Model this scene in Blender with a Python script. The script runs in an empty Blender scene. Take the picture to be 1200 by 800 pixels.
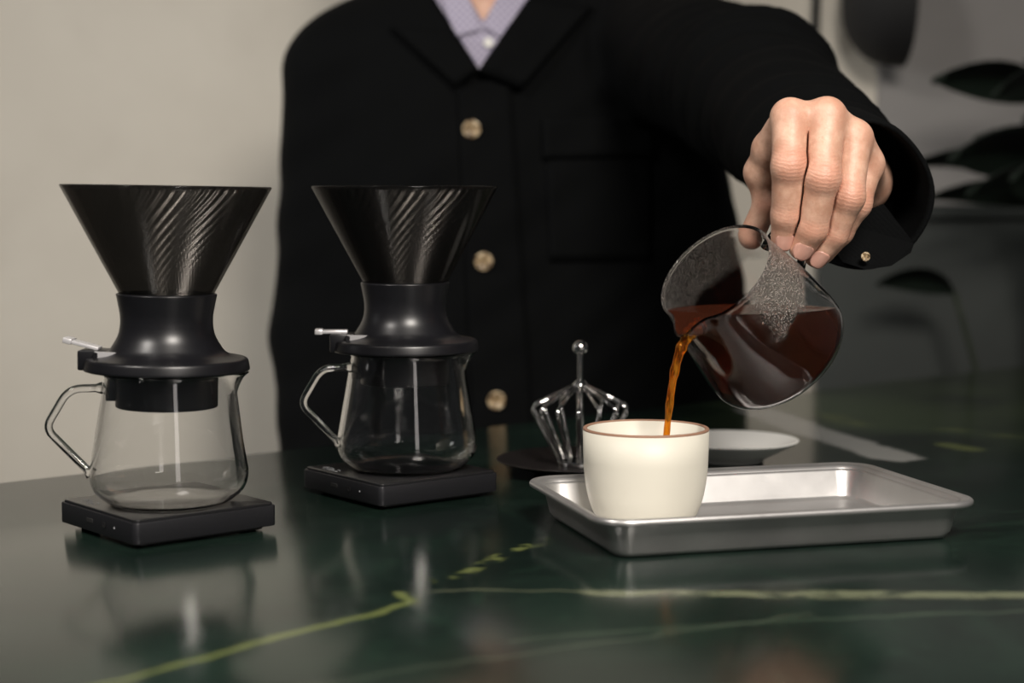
import bpy, bmesh, math, random
import numpy as np
from mathutils import Vector, Matrix
from mathutils.bvhtree import BVHTree

random.seed(7)
S = bpy.context.scene
C = S.collection
PI = math.pi

# ------------------------------------------------------------------ camera, world, light, exposure
cam_d = bpy.data.cameras.new('camera')
cam = bpy.data.objects.new('camera', cam_d); C.objects.link(cam)
cam.location = (0, 0, 0.2255)
cam.rotation_euler = (math.radians(90 - 4.96), 0, 0)
cam_d.sensor_width = 36; cam_d.lens = 61.5
cam_d.clip_start = 0.02
cam_d.dof.use_dof = True; cam_d.dof.focus_distance = 1.205; cam_d.dof.aperture_fstop = 4.2
S.camera = cam

world = bpy.data.worlds.new('world'); S.world = world
world.use_nodes = True
world.node_tree.nodes['Background'].inputs[0].default_value = (0.95, 0.97, 1.0, 1)
world.node_tree.nodes['Background'].inputs[1].default_value = 0.045

def area(name, loc, target, sx, sy, power, col=(1, 1, 1), spread=180):
    l = bpy.data.lights.new(name, 'AREA'); l.shape = 'RECTANGLE'
    l.size = sx; l.size_y = sy; l.energy = power; l.color = col
    l.spread = math.radians(spread)
    o = bpy.data.objects.new(name, l); C.objects.link(o)
    o.location = loc
    o.rotation_euler = (Vector(target) - Vector(loc)).to_track_quat('-Z', 'Y').to_euler()
    return o
area('wall_wash_light', (-2.05, 1.35, 0.85), (-0.3, 2.46, 0.15), 0.50, 0.9, 3.3, (1.0, 0.98, 0.96), 62)  # unseen light added to brighten the back wall, narrowed to miss the objects
area('front_softbox', (0.40, -0.05, 1.15), (0.06, 1.2, 0.1), 0.46, 0.46, 14, (1.0, 0.93, 0.85), 110)
area('left_lamp', (-1.05, 0.25, 1.45), (-0.1, 1.25, 0.1), 0.30, 0.30, 5.5, (1.0, 0.94, 0.88), 100)
area('front_window', (0.85, -1.30, 0.75), (0.1, 1.2, 0.2), 0.30, 1.5, 4, (1.0, 0.92, 0.88))

S.view_settings.view_transform = 'Standard'
S.view_settings.look = 'None'
S.view_settings.gamma = 1
S.view_settings.use_curve_mapping = False
S.view_settings.exposure = 0.0
try:
    S.cycles.use_denoising = True
    S.cycles.max_bounces = 16
    S.cycles.transmission_bounces = 14
    S.cycles.transparent_max_bounces = 20
    S.cycles.caustics_refractive = True
    S.cycles.caustics_reflective = True
    S.cycles.sample_clamp_indirect = 6
except Exception:
    pass

# ------------------------------------------------------------------ helpers: objects
def tag(o, label=None, cat=None, group=None, kind=None):
    if label: o['label'] = label
    if cat: o['category'] = cat
    if group: o['group'] = group
    if kind: o['kind'] = kind
    return o

def thing(name, label, cat, loc=(0, 0, 0), rotz=0, group=None):
    o = bpy.data.objects.new(name, None); C.objects.link(o)
    o.empty_display_size = 0.02
    o.location = loc; o.rotation_euler = (0, 0, rotz)
    return tag(o, label, cat, group)

def obj(name, V, F, m, parent=None, smooth=True, autosmooth=None):
    me = bpy.data.meshes.new(name)
    me.from_pydata([tuple(v) for v in V], [], [tuple(f) for f in F])
    me.update()
    if m is not None: me.materials.append(m)
    if smooth: me.polygons.foreach_set('use_smooth', [True] * len(me.polygons))
    if autosmooth is not None:
        me.set_sharp_from_angle(angle=math.radians(autosmooth))
    o = bpy.data.objects.new(name, me); C.objects.link(o)
    if parent is not None: o.parent = parent
    return o

def copy_tree(o, parent=None):
    c = o.copy(); C.objects.link(c)
    if parent is not None: c.parent = parent
    for ch in [x for x in bpy.data.objects if x.parent == o]:
        copy_tree(ch, c)
    return c

# ------------------------------------------------------------------ helpers: shapes -> (V, F)
def join(*parts):
    V, F = [], []
    for v, f in parts:
        n = len(V); V += [tuple(p) for p in v]; F += [tuple(i + n for i in q) for q in f]
    return V, F

def xform(vf, M):
    return [tuple(M @ Vector(v)) for v in vf[0]], vf[1]

def lathe(prof, n=64, fn=None):
    """closed or open profile of (r, z); r==0 ends become poles. fn(r,z,ang)->(r,z)"""
    V, F, rings = [], [], []
    for r, z in prof:
        if r <= 1e-7:
            rings.append([len(V)]); V.append((0, 0, z))
        else:
            ring = []
            for k in range(n):
                a = 2 * PI * k / n
                rr, zz = (r, z) if fn is None else fn(r, z, a)
                ring.append(len(V)); V.append((rr * math.cos(a), rr * math.sin(a), zz))
            rings.append(ring)
    for A, B in zip(rings[:-1], rings[1:]):
        if len(A) == 1 and len(B) == 1: continue
        for k in range(n):
            j = (k + 1) % n
            if len(A) == 1: F.append((A[0], B[j], B[k]))
            elif len(B) == 1: F.append((A[k], A[j], B[0]))
            else: F.append((A[k], A[j], B[j], B[k]))
    return V, F

def fillet(pts, rads, n=5):
    """round the corners of a polyline (2D or 3D tuples)"""
    out = [Vector(pts[0])]
    for i in range(1, len(pts) - 1):
        p0, p1, p2 = Vector(pts[i - 1]), Vector(pts[i]), Vector(pts[i + 1])
        r = rads[i] if isinstance(rads, (list, tuple)) else rads
        if r <= 0: out.append(p1); continue
        d1, d2 = (p0 - p1), (p2 - p1)
        t = min(r, d1.length * 0.49, d2.length * 0.49)
        a, b = p1 + d1.normalized() * t, p1 + d2.normalized() * t
        for k in range(n + 1):
            u = k / n
            out.append(a * (1 - u) ** 2 + p1 * (2 * u * (1 - u)) + b * u * u)
    out.append(Vector(pts[-1]))
    return [tuple(p) for p in out]

def tube(path, rad, n=14, cap=True, flat=1.0, closed=False):
    P = [Vector(p) for p in path]; m = len(P)
    R = rad if isinstance(rad, (list, tuple)) else [rad] * m
    T = []
    for i in range(m):
        a = P[i - 1] if (i > 0 or closed) else P[i]
        b = P[(i + 1) % m] if (i < m - 1 or closed) else P[i]
        T.append((b - a).normalized())
    ref = Vector((0, 0, 1)) if abs(T[0].z) < 0.9 else Vector((1, 0, 0))
    N = (ref - T[0] * ref.dot(T[0])).normalized()
    V, F = [], []
    for i in range(m):
        N = (N - T[i] * N.dot(T[i])).normalized(); B = T[i].cross(N)
        for k in range(n):
            a = 2 * PI * k / n
            V.append(tuple(P[i] + (N * math.cos(a) * flat + B * math.sin(a)) * R[i]))
    for i in range(m - 1 + (1 if closed else 0)):
        i2 = (i + 1) % m
        for k in range(n):
            j = (k + 1) % n
            F.append((i * n + k, i * n + j, i2 * n + j, i2 * n + k))
    if cap and not closed:
        F.append(tuple(range(n - 1, -1, -1))); F.append(tuple((m - 1) * n + k for k in range(n)))
    return V, F

def bm_out(bm):
    bm.normal_update()
    bm.verts.index_update()
    V = [tuple(v.co) for v in bm.verts]; F = [tuple(v.index for v in f.verts) for f in bm.faces]
    bm.free(); return V, F

def box(x0, x1, y0, y1, z0, z1, bev=0.0, seg=2, rz=None):
    bm = bmesh.new(); bmesh.ops.create_cube(bm, size=1)
    for v in bm.verts:
        v.co = Vector(((x0 + x1) / 2 + v.co.x * (x1 - x0), (y0 + y1) / 2 + v.co.y * (y1 - y0), (z0 + z1) / 2 + v.co.z * (z1 - z0)))
    if rz:   # round the vertical edges first
        es = [e for e in bm.edges if abs(e.verts[0].co.z - e.verts[1].co.z) > 1e-6]
        bmesh.ops.bevel(bm, geom=es, offset=rz, segments=6, affect='EDGES', profile=0.5)
    if bev:
        bm.normal_update()
        es = [e for e in bm.edges if len(e.link_faces) == 2 and e.calc_face_angle(0) > 0.6]
        bmesh.ops.bevel(bm, geom=es, offset=bev, segments=seg, affect='EDGES', profile=0.5)
    return bm_out(bm)

def prism(poly, z0, z1):
    n = len(poly)
    V = [(x, y, z0) for x, y in poly] + [(x, y, z1) for x, y in poly]
    F = [tuple(range(n - 1, -1, -1)), tuple(range(n, 2 * n))] + [(k, (k + 1) % n, n + (k + 1) % n, n + k) for k in range(n)]
    return V, F

# ------------------------------------------------------------------ helpers: distance fields meshed with surface nets
def surface_nets(fn, lo, hi, h):
    lo = np.array(lo, float); hi = np.array(hi, float)
    nx, ny, nz = [int(math.ceil((hi[i] - lo[i]) / h)) + 1 for i in range(3)]
    X, Y, Z = np.meshgrid(lo[0] + h * np.arange(nx), lo[1] + h * np.arange(ny), lo[2] + h * np.arange(nz), indexing='ij')
    D = fn(X.astype(np.float32), Y.astype(np.float32), Z.astype(np.float32)).astype(np.float32)
    ins = D < 0
    cnt = np.zeros((nx - 1, ny - 1, nz - 1), np.int8)
    for a in (0, 1):
        for b in (0, 1):
            for c in (0, 1):
                cnt += ins[a:nx - 1 + a, b:ny - 1 + b, c:nz - 1 + c]
    act = (cnt > 0) & (cnt < 8)
    idx = -np.ones(act.shape, np.int64); ii = np.argwhere(act); idx[act] = np.arange(len(ii))
    acc = np.zeros((len(ii), 3)); num = np.zeros(len(ii))
    corners = [(a, b, c) for a in (0, 1) for b in (0, 1) for c in (0, 1)]
    for p in range(8):
        for q in range(p + 1, 8):
            A, B = np.array(corners[p]), np.array(corners[q])
            if np.abs(A - B).sum() != 1: continue
            da = D[ii[:, 0] + A[0], ii[:, 1] + A[1], ii[:, 2] + A[2]]
            db = D[ii[:, 0] + B[0], ii[:, 1] + B[1], ii[:, 2] + B[2]]
            m = (da < 0) != (db < 0)
            t = np.where(m, da / np.where(m, da - db, 1), 0)
            pt = A[None, :] * (1 - t[:, None]) + B[None, :] * t[:, None]
            acc[m] += pt[m]; num[m] += 1
    V = lo + h * (ii + acc / num[:, None])
    F = []
    for ax in range(3):
        u, v = (ax + 1) % 3, (ax + 2) % 3
        sl0 = [slice(None)] * 3; sl1 = [slice(None)] * 3
        sl0[ax] = slice(0, -1); sl1[ax] = slice(1, None)
        ch = ins[tuple(sl0)] != ins[tuple(sl1)]
        e = np.argwhere(ch)
        ok = (e[:, u] > 0) & (e[:, v] > 0)
        shp = act.shape
        ok &= (e[:, u] < shp[u]) & (e[:, v] < shp[v]) & (e[:, ax] < shp[ax])
        e = e[ok]
        def cell(du, dv):
            c = e.copy(); c[:, u] -= du; c[:, v] -= dv
            return idx[c[:, 0], c[:, 1], c[:, 2]]
        q = np.stack([cell(1, 1), cell(0, 1), cell(0, 0), cell(1, 0)], 1)
        inside0 = ins[e[:, 0], e[:, 1], e[:, 2]]
        q[~inside0] = q[~inside0][:, ::-1]
        F.append(q)
    F = np.concatenate(F)
    F = F[(F >= 0).all(1)]
    return V, F

def np_obj(name, V, F, m, parent=None):
    me = bpy.data.meshes.new(name)
    me.vertices.add(len(V)); me.vertices.foreach_set('co', np.asarray(V, np.float32).ravel())
    me.loops.add(F.size); me.loops.foreach_set('vertex_index', F.ravel().astype(np.int32))
    me.polygons.add(len(F)); me.polygons.foreach_set('loop_start', np.arange(0, F.size, 4, dtype=np.int32))
    me.polygons.foreach_set('loop_total', np.full(len(F), 4, np.int32))
    me.update(calc_edges=True); me.validate()
    me.polygons.foreach_set('use_smooth', [True] * len(me.polygons))
    if m is not None: me.materials.append(m)
    o = bpy.data.objects.new(name, me); C.objects.link(o)
    if parent is not None: o.parent = parent
    return o

def smin(a, b, k):
    h = np.clip(0.5 + 0.5 * (b - a) / k, 0, 1)
    return b * (1 - h) + a * h - k * h * (1 - h)

def cone(X, Y, Z, a, b, ra, rb):
    """tapered capsule"""
    a = np.array(a); d = np.array(b) - a; L2 = float((d * d).sum())
    t = np.clip(((X - a[0]) * d[0] + (Y - a[1]) * d[1] + (Z - a[2]) * d[2]) / L2, 0, 1)
    return np.sqrt((X - a[0] - t * d[0]) ** 2 + (Y - a[1] - t * d[1]) ** 2 + (Z - a[2] - t * d[2]) ** 2) - (ra + (rb - ra) * t)

def ell(X, Y, Z, c, r, M=None):
    x, y, z = X - c[0], Y - c[1], Z - c[2]
    if M is not None:
        x, y, z = [M[0][i] * x + M[1][i] * y + M[2][i] * z for i in range(3)]
    k0 = np.sqrt((x / r[0]) ** 2 + (y / r[1]) ** 2 + (z / r[2]) ** 2)
    k1 = np.sqrt((x / r[0] ** 2) ** 2 + (y / r[1] ** 2) ** 2 + (z / r[2] ** 2) ** 2) + 1e-6
    return k0 * (k0 - 1) / k1

# ------------------------------------------------------------------ helpers: materials
class NT:
    def __init__(s, name):
        s.m = bpy.data.materials.new(name); s.m.use_nodes = True
        s.t = s.m.node_tree; s.t.nodes.clear()
        s.out = s.t.nodes.new('ShaderNodeOutputMaterial')
    def n(s, kind, **kw):
        nd = s.t.nodes.new('ShaderNode' + kind)
        for k, v in kw.items():
            if k.startswith('i_'):
                key = k[2:].replace('_', ' ')
                s.put(nd.inputs[key], v)
            else: setattr(nd, k, v)
        return nd
    def put(s, sock, v):
        if isinstance(v, bpy.types.NodeSocket): s.t.links.new(v, sock)
        else:
            if sock.type == 'RGBA' and len(v) == 3: v = (*v, 1)
            sock.default_value = v
    def math(s, op, a, b=None, c=None, clamp=False):
        nd = s.t.nodes.new('ShaderNodeMath'); nd.operation = op; nd.use_clamp = clamp
        for i, x in enumerate((a, b, c)):
            if x is not None: s.put(nd.inputs[i], x)
        return nd.outputs[0]
    def vmath(s, op, a, b=None, out=0, scale=None):
        nd = s.t.nodes.new('ShaderNodeVectorMath'); nd.operation = op
        s.put(nd.inputs[0], a)
        if b is not None: s.put(nd.inputs[1], b)
        if scale is not None: s.put(nd.inputs['Scale'], scale)
        return nd.outputs[out]
    def mix(s, f, a, b):
        nd = s.t.nodes.new('ShaderNodeMix'); nd.data_type = 'RGBA'
        s.put(nd.inputs[0], f); s.put(nd.inputs[6], a); s.put(nd.inputs[7], b)
        return nd.outputs[2]
    def ramp(s, f, stops):
        nd = s.t.nodes.new('ShaderNodeValToRGB'); s.put(nd.inputs[0], f)
        e = nd.color_ramp.elements
        while len(e) < len(stops): e.new(0.5)
        for el, (p, c) in zip(e, stops):
            el.position = p; el.color = (*c, 1) if len(c) == 3 else c
        return nd.outputs[0]
    def noise(s, vec, scale, detail=4, rough=0.5, out='Fac', dist=0):
        nd = s.t.nodes.new('ShaderNodeTexNoise'); s.put(nd.inputs['Vector'], vec)
        nd.inputs['Scale'].default_value = scale; nd.inputs['Detail'].default_value = detail
        nd.inputs['Roughness'].default_value = rough; nd.inputs['Distortion'].default_value = dist
        return nd.outputs[out]
    def smooth(s, x, lo, hi):
        nd = s.t.nodes.new('ShaderNodeMapRange'); nd.interpolation_type = 'SMOOTHSTEP'
        s.put(nd.inputs['Value'], x); s.put(nd.inputs['From Min'], lo); s.put(nd.inputs['From Max'], hi)
        return nd.outputs[0]
    def bump(s, h, strength=0.3, dist=0.001):
        nd = s.t.nodes.new('ShaderNodeBump'); s.put(nd.inputs['Height'], h)
        nd.inputs['Strength'].default_value = strength; nd.inputs['Distance'].default_value = dist
        return nd.outputs[0]
    def coord(s, which='Object'):
        return s.t.nodes.new('ShaderNodeTexCoord').outputs[which]
    def geo(s): return s.t.nodes.new('ShaderNodeNewGeometry').outputs['Position']
    def pbr(s, color, rough=0.5, metal=0.0, normal=None, **kw):
        p = s.t.nodes.new('ShaderNodeBsdfPrincipled')
        s.put(p.inputs['Base Color'], color); s.put(p.inputs['Roughness'], rough); s.put(p.inputs['Metallic'], metal)
        if normal is not None: s.put(p.inputs['Normal'], normal)
        for k, v in kw.items(): s.put(p.inputs[k.replace('_', ' ')], v)
        return p.outputs[0]
    def done(s, surf, vol=None):
        s.t.links.new(surf, s.out.inputs['Surface'])
        if vol is not None: s.t.links.new(vol, s.out.inputs['Volume'])
        return s.m

def simple(name, col, rough=0.5, metal=0.0, nscale=None, var=0.15, bumpd=0.0003, bstr=0.15, **kw):
    t = NT(name); co = t.coord()
    nz = t.noise(co, nscale or 60, 4)
    c2 = tuple(min(1, x * (1 + var)) for x in col); c1 = tuple(x * (1 - var) for x in col)
    return t.done(t.pbr(t.mix(nz, c1, c2), rough, metal, t.bump(nz, bstr, bumpd), **kw))

def m_wall(name, a, b, stain):
    t = NT(name); p = t.geo()
    big = t.noise(p, 1.6, 5, 0.6); mid = t.noise(p, 6, 5, 0.55); fine = t.noise(p, 160, 3)
    spots = t.smooth(t.noise(p, 9.0, 2, 0.4), 0.66, 0.78)
    c = t.mix(t.smooth(big, 0.3, 0.7), a, b)
    c = t.mix(t.math('MULTIPLY', t.smooth(mid, 0.45, 0.8), 0.35), c, stain)
    c = t.mix(t.math('MULTIPLY', spots, 0.35), c, stain)
    return t.done(t.pbr(c, 0.9, 0, t.bump(t.math('ADD', fine, mid), 0.25, 0.002)))

def m_marble():
    t = NT('green_marble'); p = t.geo()
    flat = t.vmath('MULTIPLY', p, (1, 1, 0))
    warp = t.vmath('SUBTRACT', t.noise(flat, 26, 3, 0.5, out='Color'), (0.5, 0.5, 0.5))
    wq = t.vmath('ADD', flat, t.vmath('MULTIPLY', warp, (0.012, 0.018, 0)))
    big = t.noise(flat, 5.0, 6, 0.62, dist=0.8)
    mid = t.noise(flat, 24, 6, 0.65, dist=1.2)
    fine = t.noise(flat, 240, 4, 0.6)
    c = t.mix(t.smooth(big, 0.3, 0.75), (0.0050, 0.0105, 0.0085), (0.0130, 0.0270, 0.0200))
    c = t.mix(t.math('MULTIPLY', t.smooth(mid, 0.5, 0.85), 0.6), c, (0.020, 0.048, 0.030))
    c = t.mix(t.math('MULTIPLY', t.smooth(fine, 0.60, 0.9), 0.5), c, (0.045, 0.075, 0.052))
    # greener, lighter cloud towards the far right end of the slab
    sx = t.n('SeparateXYZ'); t.put(sx.inputs[0], wq)
    gx = t.smooth(sx.outputs[1], 1.40, 1.75)
    gx = t.math('MULTIPLY', gx, t.smooth(sx.outputs[0], 0.12, 0.30))
    c = t.mix(t.math('MULTIPLY', gx, t.smooth(big, 0.25, 0.6)), c, (0.050, 0.075, 0.034))
    def seg(a, b, vec):
        ax, ay, bx, by = *a, *b
        pa = t.vmath('SUBTRACT', vec, (ax, ay, 0))
        ba = (bx - ax, by - ay, 0); L2 = ba[0] ** 2 + ba[1] ** 2
        h = t.math('MULTIPLY', t.vmath('DOT_PRODUCT', pa, ba, out=1), 1 / L2, clamp=True)
        q = t.vmath('SUBTRACT', pa, t.vmath('SCALE', ba, scale=h))
        return t.vmath('LENGTH', q, out=1)
    def vein(pts, w, col, soft=0.6, amt=1.0, patch=None, vec=wq):
        nonlocal c
        d = None
        for a, b in zip(pts[:-1], pts[1:]):
            e = seg(a, b, vec); d = e if d is None else t.math('MINIMUM', d, e)
        wn = t.math('MULTIPLY_ADD', mid, w * 1.2, w * 0.4)
        k = t.math('SUBTRACT', 1.0, t.smooth(d, t.math('MULTIPLY', wn, 1 - soft), wn))
        k = t.math('MULTIPLY', k, amt)
        if patch: k = t.math('MULTIPLY', k, t.smooth(t.noise(flat, patch[0], 3), patch[1], patch[2]))
        c = t.mix(k, c, col)
    Y1, Y2, W = (0.13, 0.155, 0.050), (0.15, 0.165, 0.100), (0.40, 0.40, 0.38)
    vein([(-0.24, 0.72), (-0.1808, 0.789), (-0.128, 0.859), (-0.073, 0.9195), (-0.054, 0.945), (-0.0646, 0.965)], 0.0048, Y1, 0.75, 0.9)
    vein([(-0.0646, 0.965), (-0.02, 0.977), (0.048, 0.968)], 0.0028, Y2, 0.8, 0.45)
    vein([(0.048, 0.968), (0.143, 0.963), (0.286, 0.961), (0.40, 0.955)], 0.0125, Y2, 0.7, 0.9, (35, 0.25, 0.55))
    vein([(-0.047, 0.9974), (-0.0277, 1.0154), (-0.0053, 1.0738), (0.0221, 1.1164)], 0.0085, Y1, 0.8, 0.9, (60, 0.45, 0.6))
    vein([(0.25, 1.786), (0.280, 1.626), (0.309, 1.533), (0.3244, 1.464)], 0.026, W, 0.35, 0.9)
    vein([(0.3184, 1.7514), (0.3292, 1.674)], 0.022, Y1, 0.8, 0.7, (30, 0.4, 0.55))
    vein([(0.39, 1.64), (0.4148, 1.638), (0.4605, 1.5865), (0.56, 1.55)], 0.018, Y1, 0.8, 0.6, (30, 0.42, 0.6))
    vein([(0.385, 1.54), (0.3985, 1.512)], 0.016, Y1, 0.7, 0.9)
    vein([(0.0, 0.86), (0.12, 0.90), (0.30, 0.93)], 0.004, (0.05, 0.075, 0.05), 0.9, 0.6)
    vein([(-0.1, 0.78), (0.05, 0.86), (0.16, 0.92)], 0.003, (0.06, 0.08, 0.055), 0.9, 0.6)
    rough = t.math('MULTIPLY_ADD', t.noise(flat, 14, 4), 0.06, 0.130)
    return t.done(t.pbr(c, rough, 0, t.bump(fine, 0.04, 0.0004), IOR=1.65))

def m_glass(name, col=(1, 1, 1), rough=0.0, ior=1.46):
    t = NT(name); g = t.n('BsdfGlass', i_Color=col, i_Roughness=rough, i_IOR=ior)
    nz = t.noise(t.coord(), 18, 2); t.put(g.inputs['Normal'], t.bump(nz, 0.03, 0.0006))
    return t.done(g.outputs[0])

M = {}
M['marble'] = m_marble()
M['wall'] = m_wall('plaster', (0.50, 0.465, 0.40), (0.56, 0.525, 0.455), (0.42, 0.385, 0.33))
M['wall_dim'] = m_wall('plaster_in_shade', (0.23, 0.22, 0.213), (0.27, 0.26, 0.252), (0.19, 0.185, 0.18))  # same wall plaster with the dimness at the right put into its colour
M['floor'] = simple('concrete_floor', (0.16, 0.155, 0.15), 0.7, nscale=8)
M['glass'] = m_glass('clear_glass')
M['black_plastic'] = simple('satin_black_plastic', (0.006, 0.006, 0.0075), 0.34, nscale=300, var=0.2, bumpd=0.0001)
M['matte_black'] = simple('matte_black_plastic', (0.012, 0.012, 0.013), 0.5, nscale=300)
M['anodised'] = simple('black_anodised_metal', (0.020, 0.020, 0.023), 0.42, 0.45, nscale=700, var=0.2, bumpd=0.0001)
M['scale_top'] = simple('scale_top_plate', (0.012, 0.012, 0.013), 0.28, nscale=300)
M['rubber'] = simple('black_rubber', (0.008, 0.008, 0.008), 0.8, nscale=200)
M['chrome'] = simple('polished_steel', (0.72, 0.71, 0.70), 0.10, 1.0, nscale=90, var=0.04, bumpd=0.00005)
M['lever'] = simple('satin_steel', (0.62, 0.61, 0.62), 0.35, 0.45, nscale=200, var=0.05)
M['icon'] = simple('pale_print', (0.45, 0.46, 0.48), 0.5)
M['ceramic'] = simple('cream_glaze', (0.60, 0.575, 0.495), 0.50, nscale=30, var=0.03, bumpd=0.0003, bstr=0.1)
M['rim_clay'] = simple('bare_clay', (0.26, 0.145, 0.095), 0.7, nscale=120)
M['white_porcelain'] = simple('white_porcelain', (0.80, 0.79, 0.75), 0.25, nscale=30, var=0.02)
M['dark_ceramic'] = simple('dark_ceramic', (0.012, 0.010, 0.010), 0.35, nscale=80)
M['button'] = None

def m_smoked(name, tint, body_col, fac, rough, metal=0.0):
    t = NT(name)
    tr = t.n('BsdfTransparent', i_Color=tint)
    body = t.pbr(body_col, rough, metal, None, IOR=1.5)
    mx = t.n('MixShader'); t.put(mx.inputs[0], fac)
    t.t.links.new(tr.outputs[0], mx.inputs[1]); t.t.links.new(body, mx.inputs[2])
    return t.done(mx.outputs[0])
M['smoked'] = m_smoked('smoked_glass', (0.45, 0.44, 0.43), (0.006, 0.006, 0.006), 0.35, 0.12)
M['smoked_ribs'] = m_smoked('smoked_glass_ribs', (0.57, 0.56, 0.55), (0.32, 0.305, 0.29), 0.34, 0.27, 1.0)

def m_aluminium():
    t = NT('worn_aluminium'); p = t.coord()
    st = t.vmath('MULTIPLY', p, (12, 260, 260))
    br = t.noise(st, 1.0, 4, 0.6); sm = t.noise(p, 22, 5, 0.6)
    scr = t.smooth(t.noise(t.vmath('MULTIPLY', p, (60, 700, 60)), 1.0, 2, 0.4), 0.66, 0.72)
    c = t.mix(sm, (0.46, 0.450, 0.445), (0.64, 0.630, 0.62))
    rough = t.math('MULTIPLY_ADD', sm, 0.16, 0.30)
    return t.done(t.pbr(c, rough, 0.84, t.bump(t.math('ADD', br, t.math('MULTIPLY', scr, 0.6)), 0.12, 0.0003)))
M['aluminium'] = m_aluminium()

def m_coffee():
    t = NT('coffee')
    g = t.n('BsdfGlass', i_Color=(1, 1, 1), i_Roughness=0.0, i_IOR=1.16)
    va = t.n('VolumeAbsorption', i_Color=(0.80, 0.36, 0.05), i_Density=150.0)
    df = t.n('BsdfDiffuse', i_Color=(0.050, 0.014, 0.007))
    mx = t.n('MixShader'); t.put(mx.inputs[0], 0.5)
    t.t.links.new(g.outputs[0], mx.inputs[1]); t.t.links.new(df.outputs[0], mx.inputs[2])
    return t.done(mx.outputs[0], va.outputs[0])
M['coffee'] = m_coffee()

def m_stream():
    t = NT('pouring_coffee'); p = t.geo()
    nz = t.noise(t.vmath('MULTIPLY', p, (1, 1, 0.35)), 260, 3)
    g = t.n('BsdfGlass', i_Color=(0.95, 0.50, 0.08), i_Roughness=0.02, i_IOR=1.33)
    t.put(g.inputs['Normal'], t.bump(nz, 0.5, 0.0012))
    d = t.pbr(t.mix(t.smooth(nz, 0.4, 0.65), (0.16, 0.045, 0.006), (0.62, 0.24, 0.02)), 0.12, 0, t.bump(nz, 0.5, 0.0012), IOR=1.33)
    mx = t.n('MixShader'); t.put(mx.inputs[0], 0.30)
    t.t.links.new(g.outputs[0], mx.inputs[1]); t.t.links.new(d, mx.inputs[2])
    return t.done(mx.outputs[0])
M['stream'] = m_stream()

def m_jugglass():
    # clear glass, steamed up with fine droplets near the handle above the coffee
    t = NT('steamed_glass'); p = t.coord()
    g = t.n('BsdfGlass', i_Color=(1, 1, 1), i_Roughness=0.0, i_IOR=1.28)
    vo = t.n('TexVoronoi'); t.put(vo.inputs['Vector'], p); vo.inputs['Scale'].default_value = 760
    dr = t.math('SUBTRACT', 1.0, t.smooth(vo.outputs['Distance'], 0.05, 0.60))
    fog = t.n('BsdfGlass', i_Color=(0.98, 0.97, 0.96), i_Roughness=0.28, i_IOR=1.3)
    t.put(fog.inputs['Normal'], t.bump(dr, 1.0, 0.0012))
    df = t.n('BsdfDiffuse', i_Color=(0.62, 0.55, 0.50)); t.put(df.inputs['Normal'], t.bump(dr, 0.8, 0.001))
    f2 = t.n('MixShader'); t.put(f2.inputs[0], t.math('MULTIPLY', dr, 0.75))
    t.t.links.new(fog.outputs[0], f2.inputs[1]); t.t.links.new(df.outputs[0], f2.inputs[2])
    sx = t.n('SeparateXYZ'); t.put(sx.inputs[0], p)
    nz = t.math('MULTIPLY_ADD', t.noise(p, 60, 3), 0.020, -0.010)
    cx = t.math('ADD', t.math('MULTIPLY', sx.outputs[0], -1.0), nz)
    hi = t.smooth(t.math('ADD', sx.outputs[2], nz), 0.050, 0.060)
    near = t.math('MULTIPLY', t.smooth(cx, -0.026, -0.008), t.smooth(sx.outputs[1], 0.012, 0.026))
    far = t.math('MULTIPLY', t.smooth(t.math('MULTIPLY', sx.outputs[1], -1.0), 0.0, 0.02), 0.30)
    k = t.math('MULTIPLY', t.math('MULTIPLY', t.math('MAXIMUM', near, far), hi), 0.85)
    mx = t.n('MixShader'); t.put(mx.inputs[0], k)
    t.t.links.new(g.outputs[0], mx.inputs[1]); t.t.links.new(f2.outputs[0], mx.inputs[2])
    return t.done(mx.outputs[0])
M['jugglass'] = m_jugglass()

def m_skin():
    t = NT('skin'); p = t.coord()
    at = t.n('Attribute', attribute_name='knuckle'); cr = t.n('Attribute', attribute_name='crease'); fl = t.n('Attribute', attribute_name='flush')
    n1 = t.noise(p, 70, 4, 0.6); n2 = t.noise(p, 900, 3); n3 = t.noise(p, 260, 4, 0.65)
    c = t.mix(t.smooth(n1, 0.35, 0.7), (0.54, 0.300, 0.205), (0.70, 0.440, 0.320))
    c = t.mix(t.math('MULTIPLY', fl.outputs['Fac'], 0.72), c, (0.52, 0.20, 0.135))
    c = t.mix(t.math('MULTIPLY', t.smooth(n3, 0.50, 0.72), 0.30), c, (0.46, 0.21, 0.14))
    wr = t.math('SINE', t.math('MULTIPLY_ADD', n3, 10.0, t.math('MULTIPLY', cr.outputs['Fac'], 2 * PI / 0.0027)))
    wr = t.math('MULTIPLY', wr, t.math('MULTIPLY', at.outputs['Fac'], 0.34))
    h = t.math('ADD', wr, t.math('MULTIPLY_ADD', n2, 0.35, t.math('MULTIPLY', n3, 0.5)))
    return t.done(t.pbr(c, 0.5, 0, t.bump(h, 0.40, 0.0009), Subsurface_Weight=0.06, Subsurface_Radius=(0.006, 0.002, 0.001), Subsurface_Scale=0.4))
M['skin'] = m_skin()
M['nail'] = simple('fingernail', (0.60, 0.33, 0.26), 0.28, nscale=200, var=0.05)
M['hair'] = simple('brown_hair', (0.05, 0.03, 0.018), 0.55, nscale=400, var=0.4, bumpd=0.002, bstr=0.6)
M['eye'] = simple('eye_white', (0.7, 0.68, 0.65), 0.2)

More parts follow.
